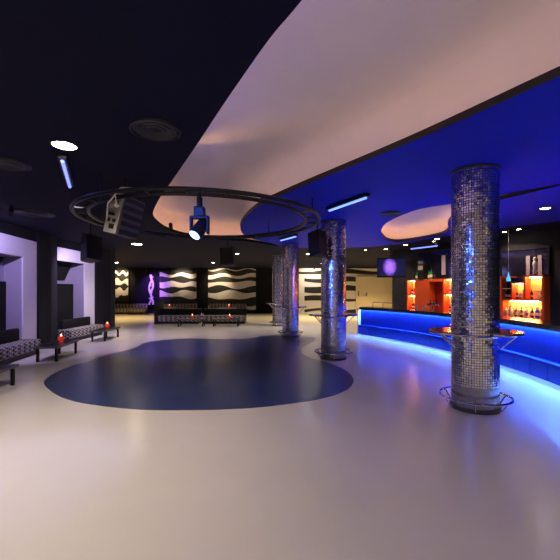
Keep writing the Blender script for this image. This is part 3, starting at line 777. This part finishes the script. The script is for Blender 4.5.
def vent(x, y, r, label):
    t = empty('ceiling_vent', (x, y, CEIL), label, 'vent', 'round ceiling vents')
    MB().lathe([(r*.9, -.004), (r*.93, -.03), (r, -.022), (r*1.02, 0), (r*.9, -.004)], n=40, caps=False).build('rim', M['ventm'], t, smooth=True)
    MB().lathe([(r*.92, -.006), (r*.92, -.001)], n=40).build('duct', M['black'], t)
    for k in (.72, .5, .28): MB().lathe([(r*k-.015, -.008), (r*k+.03, -.022), (r*k+.04, -.012), (r*k-.015, -.008)], n=36, caps=False).build('cone', M['ventm'], t, smooth=True)
vent(-1.31, 3.79, .26, 'round ceiling vent nearest the white recess on dark ceiling')
vent(-3.64, 4.82, .26, 'round ceiling vent cut by the left edge of the view')
vent(-5.40, 7.85, .42, 'large round ceiling vent above the nearer white niche')
vent(2.42, 7.85, .22, 'round ceiling vent on the blue ceiling above the comma recess')

def linear(a, b, m_, label, z=CEIL):
    a = Vector((*a, z)); b = Vector((*b, z)); d = b-a; L = d.length; c = (a+b)/2
    t = empty('tube_light', c, label, 'tube light', 'linear blue tube lights', rz=math.atan2(d.y, d.x))
    MB().box((0, 0, -.0305), (L+.1, .10, .060), bevel=.008).build('housing', M['truss'], t)
    MB().tube([(-L/2, 0, -.075), (L/2, 0, -.075)], .022, 10).build('tube', m_, t)
    if z < CEIL-.02:
        for x in (-L*.4, L*.4): MB().tube([(x, 0, 0), (x, 0, CEIL-z)], .008, 6).build('hanger_wire', M['black'], t)
linear((-2.72, 4.50), (-3.28, 5.62), M['uv'], 'short violet blue tube light beside the brightest ceiling light')
linear((1.0, 7.28), (1.50, 6.28), M['uvpale'], 'largest pale blue tube light on the blue ceiling')
linear((.03, 11.6), (.47, 10.75), M['uvpale'], 'small pale blue tube light above the third column')
linear((4.50, 12.35), (5.02, 11.5), M['uv'], 'violet blue tube light hung over the bar near the orange cabinet', 3.17)
# spots on the far panels and violet washes
def spot(loc, tgt, e, col, ang, label):
    t = empty('wall_spot', loc, label, 'spotlight', 'small wall spots')
    d = (Vector(tgt)-Vector(loc)).normalized(); R_ = d.to_track_quat('Z', 'Y').to_matrix().to_4x4()
    MB().lathe([(.03, -.08), (.045, -.07), (.05, .06), (.042, .06)], n=14, mat4=R_).build('can', M['black'], t, smooth=True)
    MB().tube([(0, 0, .0), (0, 0, CEIL-loc[2])], .012, 6).build('stem', M['black'], t)
    lamp('SPOT', 'wall_spot_lamp', Vector(loc)+d*.09, e, col, .03, tgt, ang, .7)
spot((-7.2, 25.3, 3.2), (-7.2, 26.45, 2.7), 80, (1, .78, .55), 90, 'small spot above the violet lit striped panel')
spot((-4.55, 25.2, 3.2), (-4.55, 26.45, 2.5), 110, (1, .76, .44), 90, 'small spot above the widest striped panel')
spot((-11.7, 25.3, 3.2), (-11.7, 26.45, 2.6), 110, (1, .74, .4), 90, 'small spot above the narrow far left striped panel')
spot((2.4, 25.2, 3.2), (2.4, 26.45, 2.6), 90, (1, .84, .6), 120, 'small spot above the white striped panel')
spot((-9.3, 25.0, 3.0), (-9.43, 26.4, 1.9), 200, (.36, .12, 1), 75, 'violet spot aimed at the relief panel')
spot((-8.6, 24.6, 3.1), (-9.0, 26.4, 2.1), 100, (.40, .16, 1), 70, 'violet spot aimed at the left end of the striped panel')
spot((-5.3, 7.1, 3.2), (-6.8, 9.1, 1.6), 230, (.62, .50, 1), 95, 'violet spot aimed at the nearer niche')
spot((-5.6, 10.9, 3.2), (-7.1, 12.9, 1.6), 190, (.78, .66, 1), 90, 'violet spot aimed at the second niche')
spot((-2.7, 8.9, 3.25), (-3.0, 10.9, 0), 150, (.50, .30, 1), 85, 'violet spot washing the back of the dance floor')
lamp('SPOT', 'cove_spot_lamp', (-1.97, 5.95, 3.62), 60, (1, .55, .08), .02, (-.2, 4.95, 3.93), 28, 1)

spot((-3.0, 1.0, 3.2), (1.25, 8.82, 1.5), 900, (.05, .13, 1), 17, 'added blue spot behind the viewpoint, tinting the second column')  # unseen lamp added to put blue on the second column
spot((-3.4, .2, 3.2), (2.7, 5.1, 1.2), 380, (.05, .13, 1), 20, 'added blue spot behind the viewpoint, tinting the nearest column')  # likewise added out of view, for blue on the nearest column
spot((6.4, 6.2, 3.2), (.4, 13.1, 1.6), 300, (.6, .22, .8), 13, 'added violet spot over the near bar end, tinting the third column')  # invented lamp outside the view, gives the third column its purple tint

# world: faint indoor ambience
w = bpy.data.worlds.new('World'); S.world = w; w.use_nodes = True
w.node_tree.nodes['Background'].inputs[0].default_value = (.02, .02, .03, 1)
w.node_tree.nodes['Background'].inputs[1].default_value = .2

# ------------------------------------------------------------------ camera
cam = bpy.data.cameras.new('Camera'); co = bpy.data.objects.new('Camera', cam); COL.objects.link(co)
co.location = (0, 0, EYE); co.rotation_euler = (PI/2, 0, 0)
cam.sensor_width = 36; cam.lens = 36*360/560; cam.shift_y = 11/560
cam.clip_start = .05; cam.clip_end = 100
S.camera = co
S.view_settings.view_transform = 'Standard'; S.view_settings.look = 'None'
S.view_settings.gamma = 1; S.view_settings.use_curve_mapping = False
S.view_settings.exposure = .8
